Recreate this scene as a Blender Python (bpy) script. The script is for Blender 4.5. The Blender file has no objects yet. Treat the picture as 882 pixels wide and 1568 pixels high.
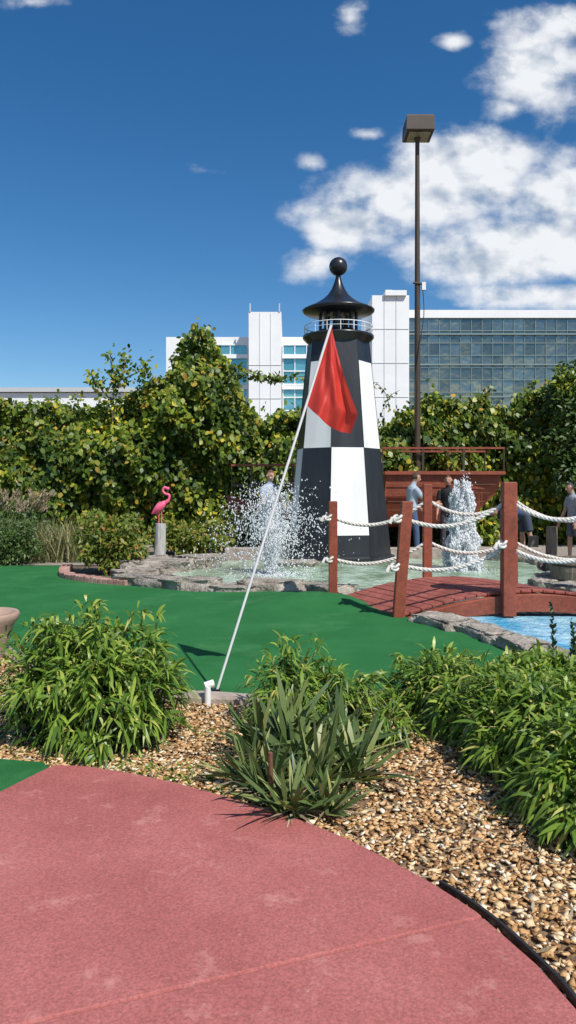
import bpy, bmesh, math, random
import numpy as np
from mathutils import Vector, Matrix, noise as mnoise
random.seed(7); rng=np.random.default_rng(7)
C=bpy.context.scene.collection
# ---------------------------------------------------------------- materials
def newmat(name):
    m=bpy.data.materials.new(name); m.use_nodes=True
    nt=m.node_tree; nt.nodes.clear()
    out=nt.nodes.new('ShaderNodeOutputMaterial'); b=nt.nodes.new('ShaderNodeBsdfPrincipled')
    nt.links.new(b.outputs[0],out.inputs[0]); return m,nt,b,out
def ramp(nt,stops,interp='LINEAR'):
    r=nt.nodes.new('ShaderNodeValToRGB'); r.color_ramp.interpolation=interp
    e=r.color_ramp.elements
    while len(e)<len(stops): e.new(0.5)
    for i,(p,c) in enumerate(stops):
        e[i].position=p; e[i].color=(c[0],c[1],c[2],1)
    return r
def coords(nt,scale=(1,1,1)):
    t=nt.nodes.new('ShaderNodeTexCoord'); mp=nt.nodes.new('ShaderNodeMapping'); mp.inputs['Scale'].default_value=scale
    nt.links.new(t.outputs['Object'],mp.inputs[0]); return mp.outputs[0]
def noise(nt,vec,scale,detail=4,rough=.55):
    n=nt.nodes.new('ShaderNodeTexNoise'); n.inputs['Scale'].default_value=scale; n.inputs['Detail'].default_value=detail; n.inputs['Roughness'].default_value=rough
    nt.links.new(vec,n.inputs['Vector']); return n.outputs['Fac']
def bump(nt,b,h,strength=.3,dist=.01):
    n=nt.nodes.new('ShaderNodeBump'); n.inputs['Strength'].default_value=strength; n.inputs['Distance'].default_value=dist
    nt.links.new(h,n.inputs['Height']); nt.links.new(n.outputs[0],b.inputs['Normal'])
def mixc(nt,f,a,b,mode='MIX'):
    m=nt.nodes.new('ShaderNodeMix'); m.data_type='RGBA'; m.blend_type=mode
    if isinstance(f,(int,float)): m.inputs[0].default_value=f
    else: nt.links.new(f,m.inputs[0])
    for i,v in ((6,a),(7,b)):
        if isinstance(v,tuple): m.inputs[i].default_value=(v[0],v[1],v[2],1)
        else: nt.links.new(v,m.inputs[i])
    return m.outputs[2]
def surf(name,stops,nscale=5,rough=.7,bscale=60,bstr=.3,bdist=.005,detail=3,scale=(1,1,1),metal=0,spec=.5,fine=None,specks=None):
    m,nt,b,o=newmat(name); v=coords(nt,scale)
    n=noise(nt,v,nscale,detail,.6); r=ramp(nt,stops); nt.links.new(n,r.inputs[0]); col=r.outputs[0]
    if fine:
        n3=noise(nt,v,fine[0],2,.7); r3=ramp(nt,[(.3,(1-fine[1],)*3),(.7,(1+fine[1]*.4,)*3)]); nt.links.new(n3,r3.inputs[0])
        col=mixc(nt,1.0,col,r3.outputs[0],'MULTIPLY')
    if specks:
        for (sc_,lo,hi,c) in specks:
            n4=noise(nt,v,sc_,5,.75); r4=ramp(nt,[(lo,(0,0,0)),(hi,(1,1,1))]); nt.links.new(n4,r4.inputs[0]); col=mixc(nt,r4.outputs[0],col,c)
    nt.links.new(col,b.inputs['Base Color']); b.inputs['Roughness'].default_value=rough; b.inputs['Metallic'].default_value=metal
    b.inputs['Specular IOR Level'].default_value=spec
    if bstr>0: bump(nt,b,noise(nt,v,bscale,2,.6),bstr,bdist)
    return m
def leafmat(name,stops,rough=.45,trans=.3,clump=None):
    m,nt,b,o=newmat(name)
    g=nt.nodes.new('ShaderNodeNewGeometry'); r=ramp(nt,stops); nt.links.new(g.outputs['Random Per Island'],r.inputs[0]); col=r.outputs[0]
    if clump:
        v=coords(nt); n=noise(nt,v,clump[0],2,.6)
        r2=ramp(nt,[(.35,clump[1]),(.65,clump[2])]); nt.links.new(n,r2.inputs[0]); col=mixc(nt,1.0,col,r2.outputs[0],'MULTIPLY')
    nt.links.new(col,b.inputs['Base Color']); b.inputs['Roughness'].default_value=rough; b.inputs['Specular IOR Level'].default_value=.35
    if trans>0:
        t=nt.nodes.new('ShaderNodeBsdfTranslucent'); nt.links.new(mixc(nt,1.0,col,(1.3,1.5,.5),'MULTIPLY'),t.inputs[0])
        mx=nt.nodes.new('ShaderNodeMixShader'); mx.inputs[0].default_value=trans
        nt.links.new(b.outputs[0],mx.inputs[1]); nt.links.new(t.outputs[0],mx.inputs[2]); nt.links.new(mx.outputs[0],o.inputs[0])
    return m
def flat(name,c,rough=.6,**k):
    d=tuple(x*.9 for x in c); return surf(name,[(.3,d),(.7,c)],k.pop('nscale',8),rough,**k)

M={}
M['concrete']=surf('red_concrete',[(.30,(.35,.095,.082)),(.5,(.42,.125,.11)),(.70,(.49,.165,.145))],1.3,.85,130,.6,.003,8,fine=(95,.33),specks=[(6,.57,.78,(.56,.26,.225)),(2.2,.60,.76,(.32,.078,.068)),(40,.67,.75,(.66,.42,.38)),(60,.70,.76,(.22,.07,.06))])
M['turf']=surf('green_turf',[(.3,(.024,.148,.042)),(.7,(.040,.200,.062))],1.2,.95,450,.7,.005,5,spec=.12,fine=(300,.5),specks=[(1.0,.54,.76,(.060,.205,.070)),(3.2,.6,.8,(.024,.125,.040))])
M['ground']=surf('dirt_ground',[(.3,(.08,.06,.04)),(.7,(.17,.13,.09))],1.5,.95,40,.5,.02,5)
M['bed']=surf('bed_soil',[(.3,(.10,.06,.03)),(.7,(.28,.18,.10))],14,.95,90,.8,.01,6)
M['path']=surf('tan_path',[(.3,(.22,.19,.15)),(.7,(.34,.3,.25))],2,.9,60,.3,.005,5)
M['rock']=surf('pond_rock',[(.25,(.11,.095,.08)),(.5,(.34,.295,.245)),(.75,(.52,.465,.39))],4,.9,14,1.0,.04,7,fine=(50,.45),specks=[(3,.62,.72,(.10,.09,.06))])
M['white']=surf('white_paint',[(.3,(.76,.76,.76)),(.7,(.83,.83,.82))],3,.5,30,.1,.003)
M['lhwhite']=surf('white_weathered_paint',[(.3,(.70,.69,.66)),(.6,(.83,.83,.82))],1.2,.5,20,.2,.008,6,scale=(2.6,2.6,.4),specks=[(9,.66,.8,(.42,.38,.32))])
M['black']=surf('black_paint',[(.3,(.010,.011,.014)),(.7,(.022,.023,.028))],3,.3,12,.15,.01)
M['lhblack']=surf('black_weathered_paint',[(.3,(.010,.011,.014)),(.7,(.028,.029,.034))],1.5,.38,9,.3,.012,6,scale=(2.6,2.6,.5),specks=[(12,.68,.8,(.10,.09,.085))])
M['redwood']=surf('red_painted_wood',[(.3,(.21,.045,.022)),(.7,(.34,.080,.040))],3,.6,30,.4,.005,6,fine=(25,.3),specks=[(12,.68,.8,(.38,.18,.13))])
M['deck']=surf('red_deck_boards',[(.3,(.25,.06,.04)),(.7,(.38,.11,.08))],3,.75,40,.3,.004,6,fine=(30,.35),specks=[(8,.58,.8,(.44,.21,.17))])
M['rope']=surf('white_rope',[(.3,(.50,.47,.41)),(.7,(.76,.73,.68))],30,.9,200,.5,.003)
M['brown']=surf('bronze_metal',[(.3,(.05,.033,.02)),(.7,(.075,.05,.032))],3,.45,40,.1)
M['lens']=surf('lamp_glass',[(.3,(.3,.28,.2)),(.7,(.55,.52,.4))],8,.1,40,.1)
M['stake']=surf('rusty_iron',[(.3,(.12,.05,.025)),(.7,(.22,.09,.045))],20,.8)
M['wood']=surf('weathered_wood',[(.3,(.09,.07,.05)),(.7,(.27,.23,.18))],5,.9,30,.6,.01,6,scale=(8,8,1))
M['greywood']=surf('whitewashed_wood',[(.3,(.25,.24,.22)),(.7,(.62,.6,.56))],5,.9,30,.5,.01,6,scale=(8,8,1.2))
M['pink']=surf('pink_plastic',[(.3,(.80,.10,.20)),(.7,(.85,.16,.28))],5,.4,20,.1)
M['terra']=surf('clay_pot',[(.3,(.34,.22,.16)),(.7,(.45,.32,.25))],6,.8)
M['edge']=surf('black_edging',[(.3,(.012,.012,.012)),(.7,(.03,.03,.03))],6,.5)
M['curb']=surf('curb_concrete',[(.3,(.24,.19,.155)),(.7,(.46,.39,.33))],9,.9,60,.6,.01,6)
M['brick']=surf('pink_brick',[(.3,(.30,.15,.12)),(.7,(.48,.29,.24))],7,.9,60,.5)
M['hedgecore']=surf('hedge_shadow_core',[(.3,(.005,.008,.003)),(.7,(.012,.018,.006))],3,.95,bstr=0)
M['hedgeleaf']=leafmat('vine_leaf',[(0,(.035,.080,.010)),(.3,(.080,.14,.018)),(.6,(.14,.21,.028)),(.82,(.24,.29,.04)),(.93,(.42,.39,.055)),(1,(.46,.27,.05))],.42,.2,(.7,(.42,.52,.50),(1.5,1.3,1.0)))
M['bamboo']=leafmat('bamboo_leaf',[(0,(.06,.12,.014)),(.4,(.125,.215,.028)),(.75,(.22,.32,.045)),(.92,(.34,.41,.075)),(1,(.5,.42,.13))],.38,.25)
M['bamboodark']=leafmat('bamboo_inner_shade_leaf',[(0,(.015,.035,.006)),(1,(.045,.085,.015))],.5,.0)  # darker copy of the bamboo leaf; shade inside the shrub put into its colour
M['shrub']=leafmat('shrub_leaf',[(0,(.05,.09,.012)),(.5,(.13,.18,.02)),(.9,(.24,.24,.04)),(1,(.4,.16,.05))],.5,.2)
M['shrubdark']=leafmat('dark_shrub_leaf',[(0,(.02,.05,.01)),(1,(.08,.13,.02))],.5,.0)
M['yucca']=leafmat('yucca_leaf',[(0,(.05,.085,.03)),(.5,(.10,.15,.045)),(.85,(.19,.235,.07)),(1,(.42,.40,.16))],.4,.1)
M['dead']=leafmat('dead_leaf',[(0,(.18,.13,.07)),(1,(.42,.34,.22))],.8,.0)
M['tallgrass']=leafmat('tall_grass_blade',[(0,(.07,.10,.03)),(.6,(.16,.17,.06)),(1,(.45,.38,.2))],.6,.0)
M['weed']=leafmat('weed_leaf',[(0,(.02,.045,.03)),(1,(.06,.13,.06))],.5,.0)
M['chip']=leafmat('gravel_chip',[(0,(.22,.10,.038)),(.25,(.46,.25,.10)),(.6,(.64,.40,.19)),(.85,(.72,.53,.31)),(1,(.82,.74,.58))],.75,.0)
def water(name,c1,c2,sc=6):
    m,nt,b,o=newmat(name); v=coords(nt,(1,.6,1)); n=noise(nt,v,1.8,6,.68); r=ramp(nt,[(.38,c1),(.62,c2)]); nt.links.new(n,r.inputs[0]); nt.links.new(r.outputs[0],b.inputs['Base Color'])
    b.inputs['Roughness'].default_value=.08; b.inputs['IOR'].default_value=1.33; bump(nt,b,noise(nt,v,sc,4,.6),.8,.06); return m
M['water']=water('pond_water',(.20,.29,.17),(.52,.66,.52),9)
M['bluewater']=water('blue_stream_water',(.08,.42,.66),(.55,.82,.92),11)
def transmat(name,stops,tc_,f,rough):
    m,nt,b,o=newmat(name); v=coords(nt); n=noise(nt,v,6); r=ramp(nt,stops); nt.links.new(n,r.inputs[0]); nt.links.new(r.outputs[0],b.inputs['Base Color']); b.inputs['Roughness'].default_value=rough
    t=nt.nodes.new('ShaderNodeBsdfTranslucent'); t.inputs[0].default_value=(*tc_,1); mx=nt.nodes.new('ShaderNodeMixShader'); mx.inputs[0].default_value=f
    nt.links.new(b.outputs[0],mx.inputs[1]); nt.links.new(t.outputs[0],mx.inputs[2]); nt.links.new(mx.outputs[0],o.inputs[0]); return m
M['spray']=transmat('water_spray',[(.3,(.9,.93,.96)),(.7,(.97,.98,.99))],(.97,.98,1),.45,.15)
M['flag']=transmat('red_nylon',[(.3,(.64,.035,.026)),(.7,(.80,.07,.05))],(1.0,.15,.09),.36,.40)
def glassmat(name,c,c2,rough=.05,met=.5):
    m,nt,b,o=newmat(name); g=nt.nodes.new('ShaderNodeNewGeometry'); r=ramp(nt,[(0,c),(1,c2)]); nt.links.new(g.outputs['Random Per Island'],r.inputs[0]); nt.links.new(r.outputs[0],b.inputs['Base Color'])
    b.inputs['Roughness'].default_value=rough; b.inputs['Metallic'].default_value=met; b.inputs['IOR'].default_value=1.6
    v=coords(nt); bump(nt,b,noise(nt,v,.3,3),.5,.3); return m
M['glass']=glassmat('grey_teal_glass',(.17,.185,.16),(.30,.31,.27),.05,.8)
M['glass2']=glassmat('teal_glass',(.10,.34,.38),(.20,.48,.52))
M['mullion']=flat('mullion_metal',(.20,.27,.26),.5,bstr=0)
M['bwhite']=flat('white_cladding',(.87,.87,.87),.6,nscale=.3,bstr=0)
M['bgrey']=flat('grey_cladding',(.55,.56,.56),.6,nscale=.3,bstr=0)
# ---------------------------------------------------------------- mesh helpers
class MB:
    def __init__(s): s.v=[];s.f=[];s.m=[];s.sm=[];s.mats=[]
    def mi(s,mat):
        if mat not in s.mats: s.mats.append(mat)
        return s.mats.index(mat)
    def add(s,vs,fs,mat,smooth=False):
        o=len(s.v); s.v+= [tuple(v) for v in vs]; k=s.mi(mat)
        for f in fs: s.f.append(tuple(i+o for i in f)); s.m.append(k); s.sm.append(smooth)
    def box(s,a,b,mat,top=None):
        x0,y0,z0=a;x1,y1,z1=b
        vs=[(x0,y0,z0),(x1,y0,z0),(x1,y1,z0),(x0,y1,z0),(x0,y0,z1),(x1,y0,z1),(x1,y1,z1),(x0,y1,z1)]
        s.add(vs,[(0,3,2,1),(4,5,6,7),(0,1,5,4),(1,2,6,5),(2,3,7,6),(3,0,4,7)],mat)
    def loft(s,rings,mat,caps=True,smooth=True,closed=True):
        n=len(rings[0]); vs=[p for r in rings for p in r]; fs=[]
        for i in range(len(rings)-1):
            for j in range(n if closed else n-1):
                a=i*n+j;b=i*n+(j+1)%n; fs.append((a,b,b+n,a+n))
        s.add(vs,fs,mat,smooth)
        if caps:
            if smooth:
                s.add(rings[0],[tuple(reversed(range(n)))],mat); s.add(rings[-1],[tuple(range(n))],mat)
            else:
                o=len(s.v)-len(vs); k=s.mi(mat)
                s.f.append(tuple(o+j for j in reversed(range(n)))); s.f.append(tuple(o+(len(rings)-1)*n+j for j in range(n))); s.m+=[k,k]; s.sm+=[False,False]
    def tube(s,pts,rad,mat,n=8,smooth=True,caps=True):
        pts=[Vector(p) for p in pts]
        if not hasattr(rad,'__len__'): rad=[rad]*len(pts)
        t=(pts[1]-pts[0]).normalized(); u=t.orthogonal().normalized(); rings=[]
        for i,p in enumerate(pts):
            a=pts[max(i-1,0)];b=pts[min(i+1,len(pts)-1)]; t2=(b-a).normalized()
            u=(u-t2*u.dot(t2)).normalized(); w=t2.cross(u)
            rings.append([p+(u*math.cos(q)+w*math.sin(q))*rad[i] for q in [2*math.pi*k/n for k in range(n)]])
        s.loft(rings,mat,caps,smooth)
    def lathe(s,c,prof,mat,n=24,rot=0,smooth=True,caps=True):
        rings=[[(c[0]+r*math.cos(rot+2*math.pi*k/n),c[1]+r*math.sin(rot+2*math.pi*k/n),c[2]+z) for k in range(n)] for r,z in prof]
        s.loft(rings,mat,caps,smooth)
    def ball(s,c,r,mat,n=16,sc=(1,1,1)):
        rings=[]
        for i in range(1,n):
            a=math.pi*i/n; rings.append([(c[0]+sc[0]*r*math.sin(a)*math.cos(2*math.pi*k/n),c[1]+sc[1]*r*math.sin(a)*math.sin(2*math.pi*k/n),c[2]-sc[2]*r*math.cos(a)) for k in range(n)])
        s.loft(rings,mat,True,True)
    def post(s,a,b,w,mat,d=None,yaw=0):
        a=Vector(a);b=Vector(b);d=d or w;c,sn=math.cos(yaw),math.sin(yaw)
        q=[(-w/2,-d/2),(w/2,-d/2),(w/2,d/2),(-w/2,d/2)]
        s.loft([[p+Vector((x*c-y*sn,x*sn+y*c,0)) for x,y in q] for p in (a,b)],mat,True,False)
    def build(s,name,bevel=0):
        me=bpy.data.meshes.new(name); me.from_pydata(s.v,[],s.f)
        for m in s.mats: me.materials.append(M[m] if isinstance(m,str) else m)
        me.polygons.foreach_set('material_index',s.m); me.polygons.foreach_set('use_smooth',s.sm); me.update()
        ob=bpy.data.objects.new(name,me); C.objects.link(ob)
        if bevel:
            md=ob.modifiers.new('bevel','BEVEL'); md.width=bevel; md.segments=2; md.limit_method='ANGLE'; md.angle_limit=.6
        return ob
def quads(name,parts):
    V=[];F=[];K=[];o=0;mats=[]
    for v,f,mat in parts:
        if mat not in mats: mats.append(mat)
        V.append(v);F.append(f+o);K.append(np.full(len(f),mats.index(mat)));o+=len(v)
    V=np.concatenate(V).astype(np.float32);F=np.concatenate(F);K=np.concatenate(K).astype(np.int32); k=F.shape[1]
    me=bpy.data.meshes.new(name); me.vertices.add(len(V)); me.vertices.foreach_set('co',V.ravel())
    me.loops.add(F.size); me.loops.foreach_set('vertex_index',F.ravel().astype(np.int32))
    me.polygons.add(len(F)); me.polygons.foreach_set('loop_start',np.arange(0,F.size,k,dtype=np.int32))
    for m in mats: me.materials.append(M[m])
    me.polygons.foreach_set('material_index',K); me.update(calc_edges=True); me.validate()
    ob=bpy.data.objects.new(name,me); C.objects.link(ob); return ob
def nrm(a): return a/np.maximum(np.linalg.norm(a,axis=1,keepdims=True),1e-9)
def leaves(P,D,N,L,W,mat,prof=(.1,.9,1,.55,.03),droop=.0):
    k=len(prof); n=len(P); D=nrm(D); S=nrm(np.cross(D,N)); L=np.asarray(L)*np.ones(n); W=np.asarray(W)*np.ones(n); dr=np.asarray(droop)*np.ones(n)
    V=np.zeros((n,k,2,3))
    for i in range(k):
        t=i/(k-1); c=P+D*(L*t)[:,None]; c[:,2]-=dr*L*t*t
        V[:,i,0]=c+S*(W*prof[i]/2)[:,None]; V[:,i,1]=c-S*(W*prof[i]/2)[:,None]
    V=V.reshape(-1,3); b=np.arange(n)[:,None]*(2*k)
    fs=[np.concatenate([b+2*i,b+2*i+1,b+2*i+3,b+2*i+2],1) for i in range(k-1)]
    F=np.stack(fs,1).reshape(-1,4); return V,F,mat
def rdir(n): return nrm(rng.normal(size=(n,3)))
def sheet(name,poly,z,mat,thick=0):
    bm=bmesh.new(); vs=[bm.verts.new((x,y,z)) for x,y in poly]; f=bm.faces.new(vs)
    bm.normal_update()
    if f.normal.z<0: bmesh.ops.reverse_faces(bm,faces=[f])
    bmesh.ops.triangulate(bm,faces=bm.faces[:])
    me=bpy.data.meshes.new(name); bm.to_mesh(me); bm.free(); me.materials.append(M[mat]); ob=bpy.data.objects.new(name,me); C.objects.link(ob); return ob
def smoothpath(pts,n=8,closed=False):
    out=[]; P=[Vector((p[0],p[1],p[2] if len(p)>2 else 0)) for p in pts]; m=len(P)
    for i in range(m-(0 if closed else 1)):
        g=(lambda j:P[j%m]) if closed else (lambda j:P[min(max(j,0),m-1)])
        p0,p1,p2,p3=g(i-1),g(i),g(i+1),g(i+2)
        for k in range(n):
            t=k/n; out.append(.5*((2*p1)+(-p0+p2)*t+(2*p0-5*p1+4*p2-p3)*t*t+(-p0+3*p1-3*p2+p3)*t**3))
    if not closed: out.append(P[-1])
    return out
def inpoly(x,y,poly):
    ins=np.zeros(len(x),bool); m=len(poly)
    for i in range(m):
        x0,y0=poly[i];x1,y1=poly[(i+1)%m]
        c=((y0>y)!=(y1>y))&(x<(x1-x0)*(y-y0)/((y1-y0) if y1!=y0 else 1e-9)+x0); ins^=c
    return ins
# ---------------------------------------------------------------- ground
sheet('ground',[(-1500,-800),(1500,-800),(1500,2500),(-1500,2500)],-.03,'ground')
sheet('landscape_bed',[(-4,-1),(5,-1),(5,9),(-4,9)],-.004,'bed')
sheet('path',[(-20,14.2),(20,14.2),(20,19.2),(-20,19.2)],-.012,'path')
edge=[(0.86,-3),(0.90,.5),(0.885,1.4),(.85,1.8),(.81,2.078),(.765,2.27),(.652,2.553),(.54,2.73),(.408,2.90),(.25,3.08),(.083,3.234),(-.11,3.385),(-.314,3.515),(-.56,3.67),(-.807,3.79),(-1.05,3.88),(-1.2,3.90),(-1.25,3.87),(-1.387,3.56),(-1.75,2.9),(-2.3,2.2),(-3.2,1.5),(-5,.6),(-5,-3)]
def slab(poly,p,nrmv,gap,name):
    out=[]
    for s in (1,-1):
        bm=bmesh.new(); f=bm.faces.new([bm.verts.new((x,y,.035)) for x,y in poly]); bm.normal_update()
        if f.normal.z<0: bmesh.ops.reverse_faces(bm,faces=[f])
        n=Vector((nrmv[0],nrmv[1],0)).normalized()*s
        bmesh.ops.bisect_plane(bm,geom=bm.verts[:]+bm.edges[:]+bm.faces[:],plane_co=Vector((p[0],p[1],0))+n*gap,plane_no=n,clear_inner=True)
        r=bmesh.ops.extrude_face_region(bm,geom=bm.faces[:]); 
        for v in [g for g in r['geom'] if isinstance(g,bmesh.types.BMVert)]: v.co.z-=.12
        bmesh.ops.recalc_face_normals(bm,faces=bm.faces[:])
        out.append(bm)
    me=bpy.data.meshes.new(name); t=bpy.data.meshes.new('t'); out[1].to_mesh(t); out[0].from_mesh(t); out[0].to_mesh(me); bpy.data.meshes.remove(t)
    me.materials.append(M['concrete']); ob=bpy.data.objects.new(name,me); C.objects.link(ob)
    md=ob.modifiers.new('bevel','BEVEL'); md.width=.008; md.segments=2; md.limit_method='ANGLE'; md.angle_limit=.7
    return ob
slab(edge,(-.603,2.06),(-.46,1.269),.003,'concrete_walkway')
sheet('walkway_joint_filler',[(-4.5,-2),(.7,-2),(.78,1.9),(.6,2.45),(0,3.0),(-1.1,3.6),(-2.6,1.6)],.022,'concrete')
turf=[(-14,8.6),(-3.6,7.9),(-3.0,7.45),(-2.2,6.3),(-1.4,5.55),(-.9,5.3),(-.32,5.18),(.2,5.2),(.745,5.3),(1.37,5.55),(1.95,5.75),(2.12,5.95),(2.1,6.25),(1.95,7.0),(1.65,7.65),(1.35,8.25),(.75,9.5),(.45,10.1),(0,10.3),(-1.3,10.35),(-2.45,11.2),(-3.2,11.75),(-3.7,12.2),(-3.95,13.0),(-4.1,13.9),(-14,13.9)]
def turfz(x,y):
    return .02+.13*math.exp(-((x-.3)**2/.35+(y-9.3)**2/.25))+.03*math.sin(x*.6+1)*math.exp(-((y-10)**2)/8)
bm=bmesh.new(); f=bm.faces.new([bm.verts.new((x,y,0)) for x,y in turf]); bm.normal_update()
for ax,(a,b,st) in ((0,(-14,2.2,.2)),(1,(5.2,13.9,.2))):
    q=a+st
    while q<b:
        no=Vector((1,0,0)) if ax==0 else Vector((0,1,0)); co=no*q
        bmesh.ops.bisect_plane(bm,geom=bm.verts[:]+bm.edges[:]+bm.faces[:],plane_co=co,plane_no=no); q+=st
for v in bm.verts: v.co.z=turfz(v.co.x,v.co.y)
bm.normal_update()
if sum(f.normal.z for f in bm.faces)<0: bmesh.ops.reverse_faces(bm,faces=bm.faces[:])
for f in bm.faces: f.smooth=True
me=bpy.data.meshes.new('putting_green'); bm.to_mesh(me); bm.free(); me.materials.append(M['turf']); C.objects.link(bpy.data.objects.new('putting_green',me))
turf2=[(-3.2,4.05),(-1.55,4.02),(-1.31,3.97),(-1.26,3.89),(-1.40,3.55),(-1.77,2.9),(-2.3,2.22),(-4,1.9)]
sheet('putting_green',turf2,.02,'turf')
def curb(name,pts,w,h,mat,z0=0):
    b=MB(); P=smoothpath(pts,6); rings=[]
    for i,p in enumerate(P):
        a=P[max(i-1,0)];c=P[min(i+1,len(P)-1)]; t=(c-a).normalized(); s=Vector((t.y,-t.x,0))
        j=mnoise.noise(p*4)*.012; 
        rings.append([p+s*(w/2+j)+Vector((0,0,z0-.03)),p+s*(w/2+j)+Vector((0,0,z0+h*.7)),p+s*(w*.42)+Vector((0,0,z0+h+j)),p-s*(w*.42)+Vector((0,0,z0+h+j)),p-s*(w/2)+Vector((0,0,z0+h*.7)),p-s*w/2+Vector((0,0,z0-.03))])
    b.loft(rings,mat,True,False); return b.build(name)
curb('stone_curb',[(-3.6,7.84),(-3.05,7.38),(-2.25,6.22),(-1.45,5.47),(-.9,5.22),(-.32,5.11),(.2,5.13),(.745,5.22),(1.4,5.47),(2.0,5.68),(2.2,5.9)],.12,.06,'curb')
curb('garden_edging',[(.80,.4),(.9,1.0),(.912,1.5),(.868,1.83),(.83,2.09),(.785,2.28),(.672,2.57),(.565,2.745)],.014,.042,'edge')
b=MB(); P=smoothpath([(-4.05,13.6),(-3.9,12.9),(-3.68,12.25),(-3.3,11.8),(-2.9,11.5),(-2.4,11.2)],6)
for i in range(len(P)-1):
    a,c=P[i],P[i+1]; t=(c-a); L=t.length; t.normalize(); mid=(a+c)/2
    s=Vector((-t.y,t.x,0)); q=[mid+t*(L*.46*sx)+s*(.09*sy) for sx,sy in((-1,-1),(1,-1),(1,1),(-1,1))]
    b.loft([[p+Vector((0,0,z)) for p in q] for z in (-.02,.085+random.uniform(-.01,.01))],'brick',True,False)
b.build('brick_edging',.008)
def chips(name,poly,ex,dens,s0,s1,zb):
    xs=[p[0] for p in poly]; ys=[p[1] for p in poly]; A=(max(xs)-min(xs))*(max(ys)-min(ys)); n=int(A*dens)
    x=rng.uniform(min(xs),max(xs),n);y=rng.uniform(min(ys),max(ys),n); k=inpoly(x,y,poly)
    for e in ex: k&=~inpoly(x,y,e)
    x=x[k];y=y[k];n=len(x)
    base=np.array([(1,.25,.6),(.2,1,.5),(-1,-.2,.6),(-.2,-1,.5),(1,0,-.6),(0,1,-.5),(-1,0,-.6),(0,-1,-.5)],float)
    tri=np.array([(0,1,2),(0,2,3),(4,6,5),(4,7,6),(0,4,5),(0,5,1),(1,5,6),(1,6,2),(2,6,7),(2,7,3),(3,7,4),(3,4,0)])
    V=base[None]*(1+rng.uniform(-.35,.35,(n,8,1)))+rng.uniform(-.18,.18,(n,8,3))
    s=rng.uniform(s0,s1,(n,1,1))*np.where(rng.random((n,1,1))<.12,1.45,1); V=V*s*np.concatenate([np.ones((n,1,1)),rng.uniform(.45,.95,(n,1,1)),rng.uniform(.2,.5,(n,1,1))],2)
    a=rng.uniform(0,6.28,n);ti=rng.normal(0,.3,n)
    ca,sa,ct,st=np.cos(a),np.sin(a),np.cos(ti),np.sin(ti)
    X=V[...,0]*ct[:,None]-V[...,2]*st[:,None];Z=V[...,0]*st[:,None]+V[...,2]*ct[:,None];Y=V[...,1]
    V=np.stack([X*ca[:,None]-Y*sa[:,None]+x[:,None],X*sa[:,None]+Y*ca[:,None]+y[:,None],Z+(zb+rng.uniform(0,.012,n))[:,None]],2).reshape(-1,3)
    F=(tri[None]+np.arange(n)[:,None,None]*8).reshape(-1,3)
    return quads(name,[(V,F,'chip')])
chips('gravel_bed',[(-2.8,1.2),(2.6,1.2),(2.6,5.9),(-2.8,6.9)],[edge,turf,turf2],3000,.008,.018,.002)
# ---------------------------------------------------------------- water & rocks
pond=[(-1.95,12.4),(-1.5,11.3),(-.9,10.75),(0,10.65),(.55,10.5),(1.1,9.6),(1.6,8.6),(2.0,8.05),(4.6,8.0),(4.5,10.5),(4.4,13),(4.8,14.4),(3.4,15.0),(0,15.1),(-1.4,14.4)]
sheet('pond_water',pond,.035,'water')
sheet('stream_water',[(1.75,8.3),(1.9,7.7),(2.15,7.35),(2.3,6.7),(2.9,6.2),(6,6.0),(6,8.6),(1.8,8.6)],.043,'bluewater')
bmi=bmesh.new(); bmesh.ops.create_icosphere(bmi,subdivisions=4,radius=1); IV=[v.co.copy() for v in bmi.verts]; IF=[tuple(v.index for v in f.verts) for f in bmi.faces]; bmi.free()
def rock(b,c,s,yaw=0,seed=0,mat='rock'):
    vs=[]; off=Vector((seed*3.7,seed*1.3,seed*.7)); cy,sy=math.cos(yaw),math.sin(yaw)
    for v in IV:
        d=Vector([math.copysign(abs(q)**.45,q) for q in v]); 
        r=1+.3*mnoise.noise(v*1.3+off)+.18*mnoise.noise(v*3.1+off)+.10*mnoise.noise(v*7+off)
        d*=r*.78; d.z=min(d.z,.62+.16*mnoise.noise(v*4+off))
        x,y,z=d.x*s[0],d.y*s[1],d.z*s[2]; vs.append((c[0]+x*cy-y*sy,c[1]+x*sy+y*cy,c[2]+z))
    b.add(vs,IF,mat,True)
def rockline(name,pts,step,s,z=.0,jit=.05):
    b=MB(); P=smoothpath(pts,10); acc=0;k=random.randint(0,99)
    for i in range(1,len(P)):
        acc+=(P[i]-P[i-1]).length
        if acc>=step*random.uniform(.75,1.1):
            acc=0; t=P[i]-P[i-1]; yaw=math.atan2(t.y,t.x)+random.uniform(-.25,.25); k+=1; q=random.uniform(.8,1.35)
            rock(b,(P[i].x+random.uniform(-jit,jit),P[i].y+random.uniform(-jit,jit),z+random.uniform(-.01,.02)),(s[0]*q,s[1]*random.uniform(.8,1.2),s[2]*random.uniform(.75,1.3)),yaw,k)
    return b.build(name)
rockline('rock_border',[(-2.75,11.75),(-2.3,11.3),(-1.75,10.95),(-1.2,10.65),(-.6,10.5),(0,10.5),(.35,10.4),(.7,10.1)],.5,(.44,.26,.16),.04)
rockline('rock_border',[(1.42,8.3),(1.72,7.8),(2.0,7.15),(2.15,6.5),(2.3,6.0),(2.75,5.6)],.3,(.27,.23,.11),.03,.02)
rockline('rock_border',[(-2.7,12.3),(-2.5,13.2),(-2.0,14.1),(-1.2,14.7)],.4,(.4,.3,.2),.05,.1)
rockline('rock_border',[(2.75,6.3),(3.3,6.0),(4,5.8)],.35,(.3,.25,.2),.03)
rockline('rock_border',[(3.55,11.0),(4.0,11.3),(4.6,11.6),(5,12.8),(4.9,14.2),(4.2,15)],.4,(.35,.3,.18),.05,.12)
b=MB()
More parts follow.
